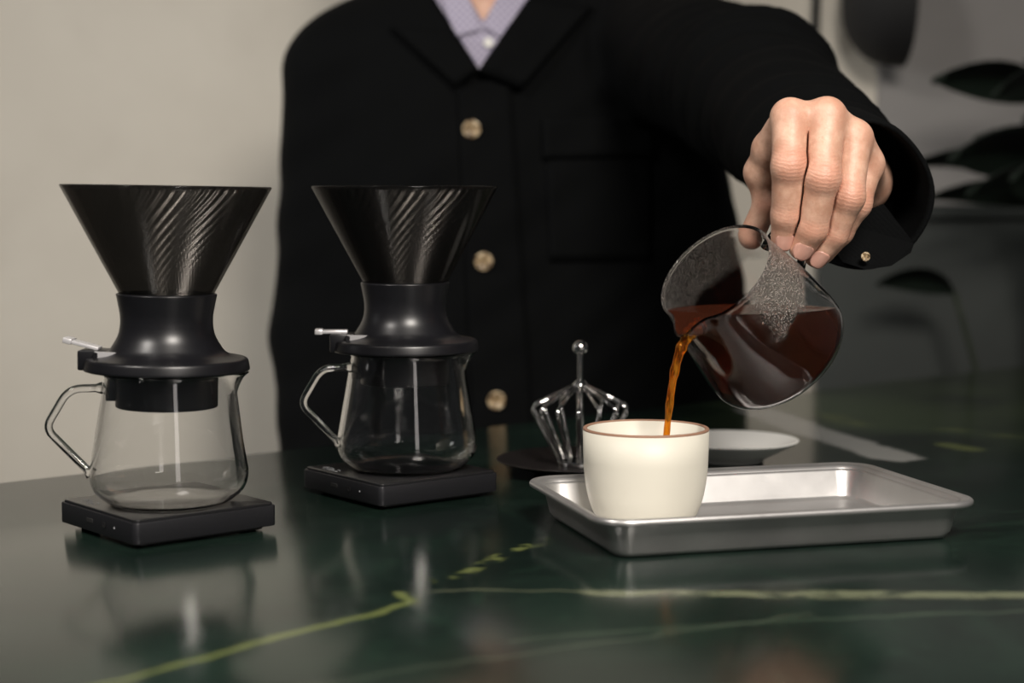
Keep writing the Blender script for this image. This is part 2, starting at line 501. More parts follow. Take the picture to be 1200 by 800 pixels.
def m_cloth(name, col, rough=0.85, wv=900):
    t = NT(name); p = t.coord()
    w = t.n('TexWave', bands_direction='DIAGONAL'); t.put(w.inputs['Vector'], p)
    w.inputs['Scale'].default_value = wv / 6; w.inputs['Distortion'].default_value = 1.0
    n1 = t.noise(p, 14, 5, 0.6); n2 = t.noise(p, 500, 3)
    c = t.mix(n1, tuple(x * 0.75 for x in col), tuple(x * 1.3 for x in col))
    c = t.mix(t.math('MULTIPLY', t.smooth(n2, 0.5, 0.8), 0.35), c, tuple(x * 1.8 for x in col))
    h = t.math('ADD', t.math('MULTIPLY', w.outputs['Fac'], 0.25), n2)
    return t.done(t.pbr(c, rough, 0, t.bump(h, 0.35, 0.0012), Specular_IOR_Level=0.08))
M['jacket'] = m_cloth('black_cotton_drill', (0.0018, 0.0021, 0.0023))
M['trousers'] = m_cloth('dark_trousers', (0.012, 0.012, 0.016))
M['shoe'] = simple('black_leather', (0.01, 0.01, 0.01), 0.35)
M['stitch'] = simple('charcoal_thread', (0.016, 0.016, 0.017), 0.9, nscale=400)

def m_shirt():
    t = NT('checked_shirt'); p = t.coord(); sx = t.n('SeparateXYZ'); t.put(sx.inputs[0], p)
    a = t.math('PINGPONG', t.math('ADD', sx.outputs[0], sx.outputs[2]), 0.004)
    b = t.math('PINGPONG', t.math('SUBTRACT', sx.outputs[0], sx.outputs[2]), 0.004)
    k = t.math('MULTIPLY', t.math('ADD', t.smooth(a, 0.0015, 0.003), t.smooth(b, 0.0015, 0.003)), 0.5)
    return t.done(t.pbr(t.mix(k, (0.46, 0.43, 0.52), (0.20, 0.18, 0.28)), 0.8, 0, t.bump(t.noise(p, 700, 2), 0.2, 0.0008)))
M['shirt'] = m_shirt()

def m_button():
    t = NT('horn_button'); p = t.coord()
    n1 = t.noise(p, 110, 4, 0.6, dist=1.0)
    c = t.ramp(n1, [(0.40, (0.035, 0.020, 0.012)), (0.52, (0.34, 0.24, 0.13)), (0.64, (0.70, 0.58, 0.40))])
    return t.done(t.pbr(c, 0.22, 0, t.bump(n1, 0.1, 0.0005)))
M['button'] = m_button()
M['leaf'] = simple('dark_green_leaf', (0.006, 0.013, 0.008), 0.6, nscale=30, var=0.4)
M['stem'] = simple('plant_stem', (0.020, 0.030, 0.014), 0.6, nscale=60)
M['pot'] = simple('dark_pot', (0.012, 0.012, 0.013), 0.5, nscale=40)
M['cabinet'] = simple('grey_green_panel', (0.032, 0.038, 0.035), 0.6, nscale=12)
M['metal_black'] = simple('black_painted_metal', (0.003, 0.003, 0.0035), 0.8, nscale=200)

# ------------------------------------------------------------------ the setting
TA = math.radians(40.5)
T0 = Vector((-0.396, 1.338, 0))                       # a point of the table's far edge
TU = Vector((math.cos(TA), math.sin(TA), 0)); TN = Vector((-math.sin(TA), math.cos(TA), 0))
FLOOR = -0.95
def tl(x, y, z=0): return T0 + TU * x + TN * y + Vector((0, 0, z))

o = obj('floor', *box(-6, 6, -4, 6, FLOOR - 0.05, FLOOR), M['floor'], smooth=False); tag(o, kind='structure')
w = box(-2.6, 3.0, 0.0, 0.12, FLOOR, 2.2)
o = obj('wall_back', *w, M['wall'], smooth=False); tag(o, kind='structure')
o.location = (0, 2.46, 0)
o = obj('wall_shaded', *box(0.508, 2.95, 2.445, 2.459, FLOOR, 2.2), M['wall_dim'], smooth=False); tag(o, 'right part of the plaster wall, shade painted into its grey', kind='structure')  # thin slab added for the dimmer right wall; the shade is its colour
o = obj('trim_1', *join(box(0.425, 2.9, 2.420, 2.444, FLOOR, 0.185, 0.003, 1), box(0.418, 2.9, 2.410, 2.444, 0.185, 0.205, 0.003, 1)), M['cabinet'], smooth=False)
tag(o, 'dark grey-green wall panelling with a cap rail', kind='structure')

# ------------------------------------------------------------------ table
table = thing('marble_table', 'dark green marble table with pale yellow-green veins', 'table', tl(0, 0, FLOOR), TA)
H0 = -FLOOR
obj('table_top', *box(-0.9, 1.40, -0.95, 0.0, H0 - 0.03, H0, 0.003, 2), M['marble'], table, autosmooth=40)
for lx in (-0.75, 1.27):
    for ly in (-0.85, -0.10):
        obj('leg', *box(lx - 0.025, lx + 0.025, ly - 0.025, ly + 0.025, 0.0, H0 - 0.03, 0.002, 1), M['metal_black'], table, autosmooth=40)

# ------------------------------------------------------------------ kitchen scales
SCALE_TOP = 0.0187
def make_scale(name, label):
    t = thing(name, label, 'scale', group='black kitchen scales')
    h = 0.0525
    obj('body', *box(-h, h, -h, h, 0.0032, 0.0170, 0.0008, 2, rz=0.004), M['anodised'], t, autosmooth=35)
    obj('base', *box(-h + 0.006, h - 0.006, -h + 0.006, h - 0.006, 0.0008, 0.0036, 0.0004, 1, rz=0.004), M['matte_black'], t, autosmooth=35)
    obj('top_plate', *box(-h + 0.0016, h - 0.0016, -h + 0.0016, h - 0.0016, 0.0165, SCALE_TOP, 0.0006, 2, rz=0.0035), M['scale_top'], t, autosmooth=35)
    for sx in (-1, 1):
        for sy in (-1, 1):
            V, F = lathe([(0, 0), (0.0055, 0), (0.0060, 0.0005), (0.0060, 0.0012), (0, 0.0012)], 20)
            obj('foot', [(x + sx * 0.038, y + sy * 0.038, z) for x, y, z in V], F, M['rubber'], t, autosmooth=40)
    # small power button, charging port
    c = lathe([(0, 0.0), (0.0019, 0.0), (0.0022, 0.0004), (0.0012, 0.0005), (0.0012, 0.0003), (0, 0.0003)], 20)
    Mr = Matrix.Translation((-h - 0.0001, -0.012, 0.0105)) @ Matrix.Rotation(-PI / 2, 4, 'Y')
    b = obj('power_button', *xform(c, Mr), M['metal_black'], t, autosmooth=40)
    obj('status_light', *xform(lathe([(0, 0), (0.0007, 0), (0.0005, 0.0003), (0, 0.0003)], 12), Matrix.Translation((-h - 0.0002, -0.026, 0.0105)) @ Matrix.Rotation(-PI / 2, 4, 'Y')), M['icon'], t)
    obj('charging_port', *box(-h - 0.0003, -h + 0.0004, 0.004, 0.013, 0.0090, 0.0120, 0.0003, 1, rz=None), M['rubber'], t, autosmooth=40)
    # pale specks of the lit display near the left corner of the plate
    vf = []; rg = random.Random(5)
    for k in range(26):
        cx = -0.0455 + rg.random() * 0.007; cy = 0.040 - k * 0.0009
        vf.append(box(cx - 0.0005, cx + 0.0005, cy - 0.0004, cy + 0.0004, SCALE_TOP, SCALE_TOP + 0.00008))
    obj('display_specks', *join(*vf), M['icon'], t, smooth=False)
    return t
sc1 = make_scale('kitchen_scale', 'flat black square scale under the nearer glass server at far left')
sc1.location = (-0.2300, 1.155, 0); sc1.rotation_euler = (0, 0, math.radians(40))
sc2 = copy_tree(sc1); sc2['label'] = 'flat black square scale under the glass server in front of the jacket'
sc2.location = (-0.0835, 1.290, 0); sc2.rotation_euler = (0, 0, math.radians(38))

# ------------------------------------------------------------------ glass servers
def make_server(name, label):
    t = thing(name, label, 'glass server', group='glass coffee servers')
    th = 0.0016
    outer = fillet([(0.0, 0.0), (0.0395, 0.0), (0.0500, 0.0085), (0.0525, 0.0185), (0.0500, 0.0330), (0.0425, 0.0760), (0.0410, 0.0835), (0.0420, 0.0860)],
                   [0, 0.004, 0.006, 0.008, 0.012, 0.006, 0.003, 0], 5)
    out = [(r, z) for r, z in outer]
    inn = []
    for i in range(len(out)):
        a = Vector(out[max(0, i - 1)]); b = Vector(out[min(len(out) - 1, i + 1)])
        d = (b - a).normalized(); nrm = Vector((-d.y, d.x))
        p = Vector(out[i]) + nrm * th
        inn.append((max(0.0, p.x), max(th * 1.4, p.y)))
    inn[0] = (0.0, th * 1.4)
    lip = [((out[-1][0] + inn[-1][0]) / 2, out[-1][1] + th * 0.45)]
    prof = out + lip + inn[::-1]
    def spout(r, z, a):
        k = max(0.0, (z - 0.062) / 0.026)
        d = (a + PI) % (2 * PI) - PI
        g = math.exp(-(d / 0.26) ** 2)
        return r + 0.0130 * g * k ** 2.0, z - 0.0008 * g * k
    obj('glass_body', *lathe(prof, 128, spout), M['glass'], t)
    hp = fillet([(-0.0425, 0, 0.0765), (-0.0640, 0, 0.0765), (-0.0795, 0, 0.0505), (-0.0505, 0, 0.0195)], [0, 0.009, 0.007, 0], 6)
    n = len(hp)
    rad = [0.0027] * n; rad[0] = 0.0040; rad[-1] = 0.0042
    # widen where the rod is fused to the body
    hp = [hp[0], tuple(Vector(hp[0]).lerp(Vector(hp[1]), 0.35))] + hp[1:-1] + [tuple(Vector(hp[-1]).lerp(Vector(hp[-2]), 0.14)), hp[-1]]
    rad = [0.0042, 0.0027] + [0.0027] * (len(hp) - 4) + [0.0027, 0.0044]
    obj('handle', *tube(hp, rad, 18), M['glass'], t)
    return t
sv1 = make_server('glass_server', 'clear glass server with angular handle standing on the far-left scale')
sv1.location = (-0.2275, 1.150, SCALE_TOP + 0.0003); sv1.rotation_euler = (0, 0, math.radians(8))
sv2 = copy_tree(sv1); sv2['label'] = 'clear glass server with angular handle in front of the black jacket'
sv2.location = (-0.0780, 1.292, SCALE_TOP + 0.0003); sv2.rotation_euler = (0, 0, math.radians(16))

# ------------------------------------------------------------------ drippers
def make_dripper(name, label, tilt):
    t = thing(name, label, 'coffee dripper', group='black switch drippers')
    # local z=0 is the underside of the brim
    zc, zr, rc, rr = 0.0440, 0.1215, 0.0270, 0.0685
    NR, seg = 52, 52 * 8
    rows = 36
    V, F = [], []
    def rad_out(u): return rc + (rr - rc) * u
    def ring(r_fn, z, u):
        s0 = len(V)
        for k in range(seg):
            a = 2 * PI * k / seg; r = r_fn(u, a)
            V.append((r * math.cos(a), r * math.sin(a), z))
        return s0
    def ro(u, a): return rad_out(u)
    def ri(u, a):
        sp = a - 1.35 * (1 - u) ** 1.3
        rib = max(0.0, math.cos(NR * sp)) ** 1.5
        fade = min(1, (1 - u) * 60) * (0.12 + 0.88 * u)
        return rad_out(u) - 0.0021 - 0.0012 * rib * fade
    rings = []
    for i in range(rows + 1):
        u = i / rows; rings.append(ring(ro, zc + (zr - zc) * u, u))
    rings.append(ring(lambda u, a: rad_out(1) - 0.0008, zr + 0.0007, 1))
    for i in range(rows, -1, -1):
        u = i / rows; rings.append(ring(ri, zc + (zr - zc) * u, u))
    for A, B in zip(rings, rings[1:] + rings[:1]):
        for k in range(seg):
            j = (k + 1) % seg; F.append((A + k, A + j, B + j, B + k))
    co = obj('ribbed_cone', V, F, M['smoked'], t)
    co.data.materials.append(M['smoked_ribs'])
    co.data.polygons.foreach_set('material_index', [1 if k // seg > rows else 0 for k in range(len(co.data.polygons))])
    col = fillet([(0.0, 0.0000), (0.0440, 0.0000), (0.0548, 0.0008), (0.0532, 0.0088), (0.0470, 0.0098), (0.0385, 0.0120), (0.0310, 0.0240), (0.0298, 0.0350), (0.0325, 0.0490), (0.0330, 0.0510), (0.0310, 0.0518), (0.0285, 0.0505), (0.0275, 0.0435), (0.0, 0.0425)],
                 [0, 0.001, 0.002, 0.002, 0.004, 0.008, 0.012, 0.008, 0.003, 0.0008, 0.0008, 0.001, 0.001, 0], 6)
    obj('collar', *lathe(col, 96), M['black_plastic'], t, autosmooth=50)
    obj('valve_skirt', *lathe(fillet([(0, -0.0005), (0.0335, -0.0005), (0.0335, -0.0235), (0.0305, -0.0240), (0.0300, -0.003), (0, -0.003)], [0, 0, 0.001, 0.0008, 0.001, 0], 3), 72), M['black_plastic'], t, autosmooth=50)
    # notch block at the brim that carries the lever, and the block below it
    obj('lever_housing', *box(-0.0555, -0.0370, -0.0160, 0.0060, 0.0010, 0.0142, 0.0012, 2), M['black_plastic'], t, autosmooth=40)
    obj('lever_stop', *box(-0.0400, -0.0300, -0.006, 0.006, -0.0200, 0.0, 0.0008, 1), M['black_plastic'], t, autosmooth=40)
    # lever: flat tongue pointing outwards, polished end plate facing the front
    lv = join(box(-0.0190, 0.0030, -0.0060, 0.0060, -0.0012, 0.0012, 0.0006, 2), box(-0.0210, -0.0150, -0.0068, 0.0068, -0.0018, 0.0020, 0.0008, 2))
    lo = obj('lever', *xform(lv, Matrix.Translation((-0.0455, -0.0060, 0.0155)) @ Matrix.Rotation(math.radians(tilt), 4, 'Y')), M['lever'], t, autosmooth=40)
    tri = prism([(-0.0085, 0.0), (0.0085, 0.0), (0.0060, -0.0062), (-0.0085, -0.0062)], -0.001, 0.001)
    Mp = Matrix.Translation((-0.0345, -0.0225, 0.0140)) @ Matrix.Rotation(math.radians(-14), 4, 'Z') @ Matrix.Rotation(PI / 2, 4, 'X')
    obj('lever_plate', *xform(tri, Mp), M['lever'], lo, smooth=False)
    obj('lever_mount', *box(-0.0440, -0.0250, -0.0220, -0.0080, 0.0070, 0.0138, 0.0006, 1), M['black_plastic'], t, autosmooth=40)
    return t
BR = SCALE_TOP + 0.0870
dr1 = make_dripper('coffee_dripper', 'black ribbed cone dripper against the pale wall, far left', 14)
dr1.location = (-0.2285, 1.152, BR + 0.0003)
dr1.rotation_euler = (0, math.radians(0.9), 0)
dr2 = make_dripper('coffee_dripper', 'black ribbed cone dripper in front of the black jacket', 0)
dr2.location = (-0.0790, 1.293, BR + 0.0003)
dr2.rotation_euler = (0, 0, math.radians(4))

# water drop under the front of the near dripper's brim
wd = lathe([(0, -0.0026), (0.0011, -0.0022), (0.0015, -0.0012), (0.0011, -0.0002), (0.0004, 0.0006), (0, 0.0008)], 16)
o = obj('water_drop', *wd, M['glass']); o.location = (-0.2335, 1.0962, BR + 0.0010)
tag(o, 'tiny clear water drop hanging on the front brim of far-left dripper', 'water drop')

# ------------------------------------------------------------------ sheet tray
def make_tray():
    t = thing('sheet_tray', 'small worn aluminium sheet tray with rolled rim under the cup', 'tray', (0.1555, 1.156, 0), math.radians(15.8))
    LX, LY = 0.1290, 0.0865
    # (inset, z, corner radius) rows from the middle of the floor outwards, then round the rim bead and back under
    rows = [(0.0190, 0.0022, 0.008), (0.0150, 0.0025, 0.010), (0.0125, 0.0050, 0.011), (0.0080, 0.0225, 0.016), (0.0062, 0.0250, 0.018),
            (0.0040, 0.0262, 0.019), (0.0015, 0.0262, 0.021), (0.0015, 0.0240, 0.021), (0.0075, 0.0232, 0.017),
            (0.0088, 0.0215, 0.016), (0.0132, 0.0042, 0.011), (0.0155, 0.0010, 0.010), (0.0190, 0.0003, 0.008)]
    def rr(ins, z, r):
        pts = []; q = 10
        for cx, cy, a0 in ((1, 1, 0), (-1, 1, PI / 2), (-1, -1, PI), (1, -1, 1.5 * PI)):
            for k in range(q + 1):
                a = a0 + PI / 2 * k / q
                pts.append((cx * (LX - ins - r) + r * math.cos(a), cy * (LY - ins - r) + r * math.sin(a), z))
        return pts
    V, F = [], []; R = []
    for r in rows:
        p = rr(*r); R.append((len(V), len(p))); V += p
    n = R[0][1]
    for (A, _), (B, _) in zip(R, R[1:]):
        for k in range(n):
            j = (k + 1) % n; F.append((A + j, A + k, B + k, B + j))
    F.append(tuple(range(n)))
    L = R[-1][0]; F.append(tuple(L + k for k in range(n - 1, -1, -1)))
    b = obj('pan', V, F, M['aluminium'], t, autosmooth=60)
    bead = rr(0.0010, 0.0246, 0.0215)
    obj('rolled_rim', *tube(bead, 0.0023, 14, closed=True), M['aluminium'], t)
    return t
make_tray()

# ------------------------------------------------------------------ cup
cup = thing('ceramic_cup', 'cream ceramic cup with bare clay rim standing on the tray', 'cup', (0.0915, 1.186, 0.00235))
outer = fillet([(0, 0.0), (0.0345, 0.0), (0.0392, 0.0120), (0.0424, 0.0300), (0.0431, 0.0605)], [0, 0.004, 0.010, 0.014, 0], 6)
inner = fillet([(0.0402, 0.0605), (0.0394, 0.0300), (0.0340, 0.0100), (0.0, 0.0050)], [0, 0.012, 0.010, 0], 6)
obj('cup_body', *lathe(outer + inner, 96), M['ceramic'], cup)
obj('rim', *lathe(fillet([(0.0431, 0.0600), (0.04315, 0.0608), (0.0425, 0.0615), (0.0409, 0.0615), (0.0402, 0.0609), (0.0403, 0.0600), (0.0417, 0.0598), (0.0431, 0.0600)], 0.0003, 3), 96), M['rim_clay'], cup)
o = obj('cup_coffee', *lathe([(0, 0.018), (0.0355, 0.018), (0.0363, 0.0188), (0.0355, 0.0190), (0, 0.0190)], 64), M['coffee'])
o.location = (0.0915, 1.186, 0.00235); tag(o, 'dark coffee pooled inside the cream cup', 'coffee')

# ------------------------------------------------------------------ wire whisk on a dark saucer
sa = thing('dark_saucer', 'black saucer under the wire whisk head', 'saucer', (0.0545, 1.385, 0))
obj('plate', *lathe(fillet([(0, 0.0), (0.036, 0.0), (0.040, 0.0025), (0.066, 0.0105), (0.0672, 0.0115), (0.0655, 0.0120), (0.040, 0.0058), (0.0, 0.0050)], [0, 0.001, 0.002, 0.001, 0.0005, 0.001, 0.004, 0], 4), 96), M['dark_ceramic'], sa)
wh = thing('wire_whisk', 'upturned steel wire whisk with ball-tipped stem on the black saucer', 'whisk', (0.0545, 1.392, 0.0052))
obj('base_ring', *lathe([(0, 0), (0.0165, 0), (0.0175, 0.001), (0.0175, 0.003), (0.0165, 0.004), (0, 0.004)], 48), M['chrome'], wh, autosmooth=40)
wp = fillet([(0.0055, 0, 0.0640), (0.0400, 0, 0.0470), (0.0160, 0, 0.0020)], [0, 0.006, 0], 6)
wv = tube(wp, 0.0014, 8)
NW = 14
wme = None
for k in range(NW):
    if wme is None:
        wo = obj('wire', *wv, M['chrome'], wh); wme = wo.data
    else:
        wo = bpy.data.objects.new('wire', wme); C.objects.link(wo); wo.parent = wh
    wo.rotation_euler = (0, 0, 2 * PI * (k + 0.35) / NW)
obj('hub', *lathe(fillet([(0, 0.0585), (0.0062, 0.0590), (0.0062, 0.0655), (0.0030, 0.0690), (0, 0.0690)], 0.001, 3), 28), M['chrome'], wh)
obj('core_rod', *lathe([(0, 0.002), (0.0026, 0.002), (0.0026, 0.060), (0, 0.060)], 20), M['chrome'], wh, autosmooth=40)
obj('stem', *lathe([(0, 0.066), (0.0021, 0.066), (0.0021, 0.0905), (0, 0.0905)], 20), M['chrome'], wh, autosmooth=40)
obj('ball_tip', *lathe([(0.0062 * math.sin(a), 0.0945 - 0.0062 * math.cos(a)) if 0 < i < 16 else (0, 0.0945 - 0.0062 * math.cos(a)) for i, a in enumerate([PI * k / 16 for k in range(17)])], 28), M['chrome'], wh)

# ------------------------------------------------------------------ white saucer behind the tray
ws = thing('white_saucer', 'small white saucer behind the tray under the pouring jug', 'saucer', (0.1830, 1.445, 0))
obj('plate', *lathe(fillet([(0, 0.0), (0.026, 0.0), (0.028, 0.003), (0.054, 0.0165), (0.0560, 0.0185), (0.0540, 0.0188), (0.028, 0.0068), (0.0, 0.0058)], [0, 0.001, 0.003, 0.003, 0.0008, 0.001, 0.004, 0], 4), 96), M['white_porcelain'], ws)

# ------------------------------------------------------------------ pouring jug, its coffee and the stream
JA = Vector((-0.574, -0.490, 0.653)).normalized()                     # axis, towards the mouth
JW = Vector((-0.504, -0.417, -0.756)); JW = (JW - JA * JW.dot(JA)).normalized()   # towards the spout
JB = JA.cross(JW)
JL = 0.094
JC = Vector((0.1382, 1.190, 0.1688)) - JA * JL
JM = Matrix(((JW.x, JB.x, JA.x, JC.x), (JW.y, JB.y, JA.y, JC.y), (JW.z, JB.z, JA.z, JC.z), (0, 0, 0, 1)))
jug = thing('glass_jug', 'tilted glass jug of coffee held above the cup, steamed up', 'jug')
jug.matrix_world = JM
jo = fillet([(0, 0), (0.0420, 0.0), (0.0528, 0.0060), (0.0530, 0.0200), (0.0497, 0.0500), (0.0430, 0.0875), (0.0432, 0.0940)], [0, 0.006, 0.008, 0.010, 0.014, 0.004, 0], 7)
def inset(prof, th):
    res = []
    for i in range(len(prof)):
        a = Vector(prof[max(0, i - 1)]); b = Vector(prof[min(len(prof) - 1, i + 1)])
        d = (b - a).normalized(); p = Vector(prof[i]) + Vector((-d.y, d.x)) * th
        res.append((max(0.0, p.x), p.y))
    res[0] = (0.0, prof[0][1] + th)
    return res
def jspout(r, z, a):
    k = max(0.0, (z - 0.062) / 0.032)
    d = (a + PI) % (2 * PI) - PI
    g = math.exp(-(d / 0.20) ** 2); s = math.exp(-((abs(d) - 0.42) / 0.16) ** 2)
    return r + (0.0110 * g - 0.0014 * s) * k ** 2.2, z - 0.001 * g * k
jin = inset(jo, 0.0017)
lip = [((jo[-1][0] + jin[-1][0]) / 2, jo[-1][1] + 0.0008)]
obj('glass_body', *lathe(jo + lip + jin[::-1], 144, jspout), M['jugglass'], jug)
hp = fillet([(-0.0460, 0, 0.0660), (-0.0700, 0, 0.0660), (-0.0790, 0, 0.0360), (-0.0515, 0, 0.0260)], [0, 0.007, 0.007, 0], 6)
obj('handle', *tube(hp, [0.0040] + [0.0027] * (len(hp) - 2) + [0.0042], 18), M['glass'], jug)

LIQ = 0.1432
lp = [(r, z) for r, z in inset(jo, 0.0019)]
lv, lf = lathe(lp + [(0.0, 0.0940)], 144, jspout)
bm = bmesh.new()
bvs = [bm.verts.new(JM @ Vector(v)) for v in lv]
for f in lf:
    try: bm.faces.new([bvs[i] for i in f])
    except ValueError: pass
r = bmesh.ops.bisect_plane(bm, geom=bm.verts[:] + bm.edges[:] + bm.faces[:], plane_co=(0, 0, LIQ), plane_no=(0, 0, 1), clear_outer=True)
bmesh.ops.holes_fill(bm, edges=[e for e in bm.edges if e.is_boundary], sides=0)
bmesh.ops.recalc_face_normals(bm, faces=bm.faces[:])
o = obj('jug_coffee', *bm_out(bm), M['coffee'], autosmooth=40)
tag(o, 'dark brown coffee inside the tilted glass jug', 'coffee')

sp = JM @ Vector((0.0490, 0, 0.0915))
def bez(a, b, c, d, n):
    return [a * (1 - u) ** 3 + b * 3 * u * (1 - u) ** 2 + c * 3 * u * u * (1 - u) + d * u ** 3 for u in [k / n for k in range(n + 1)]]
sp0 = sp + Vector((0.014, 0.008, 0.0035)); end = Vector((0.1035, 1.186, 0.0215))
path = bez(sp0, sp + Vector((-0.004, -0.001, -0.001)), Vector((0.1070, 1.180, 0.105)), end, 48)
rad = []
for i in range(len(path)):
    u = i / (len(path) - 1)
    rad.append((0.0036 * (1 - u) ** 1.5 + 0.0027) * (1 + 0.10 * math.sin(u * 38) + 0.06 * math.sin(u * 71 + 1)))
o = obj('coffee_stream', *tube(path, rad, 16, flat=0.75), M['stream'])
tag(o, 'amber stream of coffee pouring from jug spout into the cup', 'coffee')

# ------------------------------------------------------------------ person
person_label = 'person in black jacket and checked shirt pouring coffee from a glass jug'
XC = -0.033
def torso(X, Y, Z, g=0.0):
    d = ell(X, Y, Z, (XC + 0.004, 1.990, 0.20), (0.205 + g, 0.135 + g, 0.30 + g))
    d = smin(d, ell(X, Y, Z, (XC + 0.006, 1.985, -0.10), (0.195 + g, 0.138 + g, 0.30 + g)), 0.06)
    d = smin(d, ell(X, Y, Z, (0.102, 2.000, 0.03), (0.168 + g, 0.115 + g, 0.42 + g)), 0.05)
    d = smin(d, cone(X, Y, Z, (-0.165, 1.990, 0.362), (0.125, 1.975, 0.375), 0.068 + g, 0.072 + g), 0.06)
    d = smin(d, cone(X, Y, Z, (XC, 1.995, 0.385), (XC, 1.975, 0.455), 0.082 + g, 0.068 + g), 0.05)
    return d
ARM_L = [((-0.192, 1.990, 0.352), 0.066), ((-0.208, 2.000, 0.060), 0.064), ((-0.205, 1.930, -0.190), 0.052)]
ARM_R = [((0.150, 1.960, 0.385), 0.076), ((0.222, 1.610, 0.316), 0.066), ((0.250, 1.325, 0.230), 0.054)]
def arm(X, Y, Z, A, g=0.0):
    d = cone(X, Y, Z, A[0][0], A[1][0], A[0][1] + g, A[1][1] + g)
    return smin(d, cone(X, Y, Z, A[1][0], A[2][0], A[1][1] + g, A[2][1] + g), 0.03)
def vcut(X, Y, Z, apex, slope, yb, xc=XC):
    v = (np.abs(X - xc) - slope * (Z - apex)) / math.sqrt(1 + slope * slope)
    return np.maximum(v, Y - yb)
def folds(X, Y, Z):
    w = 0.0010 * np.sin(46 * Z + 20 * X + 3 * np.sin(14 * X)) * np.sin(9 * X + 17 * Z + 1.3)
    w += 0.0012 * np.sin(95 * Z - 60 * X + 2 * np.sin(25 * Y)) * np.sin(23 * X - 11 * Z)
    return w
def elbow_folds(X, Y, Z):
    a = np.exp(-(((Y - 1.62) / 0.12) ** 2)); b = np.exp(-(((Y - 1.38) / 0.06) ** 2))
    return (0.004 * a + 0.003 * b) * np.sin(150 * Y + 70 * Z + 40 * X)
def jacket_sdf(X, Y, Z):
    d = torso(X, Y, Z)
    d = smin(d, arm(X, Y, Z, ARM_L), 0.03)
    ar = arm(X, Y, Z, ARM_R) + elbow_folds(X, Y, Z)
    # hollow the open end of the sleeve
    ax = np.array(ARM_R[2][0]) - np.array(ARM_R[1][0]); ax = ax / np.linalg.norm(ax)
    tcut = (X - ARM_R[2][0][0]) * ax[0] + (Y - ARM_R[2][0][1]) * ax[1] + (Z - ARM_R[2][0][2]) * ax[2]
    ar = np.maximum(ar, tcut)
    d = smin(d, ar, 0.035)
    d = d + folds(X, Y, Z)
    d = np.maximum(d, -vcut(X, Y, Z, 0.350, 0.62, 1.965))
    d = np.maximum(d, -cone(X, Y, Z, (XC, 1.97, 0.445), (XC, 1.95, 0.60), 0.062, 0.070))
    d = np.maximum(d, -0.34 - Z)
    return d

# ---- the hand, in detail
FING = {
 'index':  ([(0.1905, 1.2070, 0.2750), (0.1887, 1.1960, 0.2411), (0.1893, 1.2080, 0.2079), (0.1884, 1.2160, 0.1919)], [0.0132, 0.0119, 0.0108, 0.0088]),
 'middle': ([(0.2153, 1.2050, 0.2755), (0.2107, 1.1920, 0.2336), (0.2065, 1.2050, 0.1992), (0.2010, 1.2130, 0.1860)], [0.0134, 0.0120, 0.0109, 0.0094]),
 'ring':   ([(0.2356, 1.2120, 0.2612), (0.2298, 1.2000, 0.2209), (0.2225, 1.2120, 0.1955), (0.2123, 1.2200, 0.1799)], [0.0124, 0.0110, 0.0103, 0.0088]),
 'little': ([(0.2481, 1.2260, 0.2433), (0.2397, 1.2200, 0.2160), (0.2302, 1.2280, 0.1957), (0.2196, 1.2340, 0.1812)], [0.0112, 0.0098, 0.0088, 0.0078]),
}
THUMB = ([(0.2170, 1.3000, 0.2330), (0.1772, 1.2520, 0.2370), (0.1811, 1.2540, 0.2146), (0.1727, 1.2620, 0.1925)], [0.0140, 0.0108, 0.0088, 0.0092])
WRIST = Vector((0.250, 1.315, 0.236))
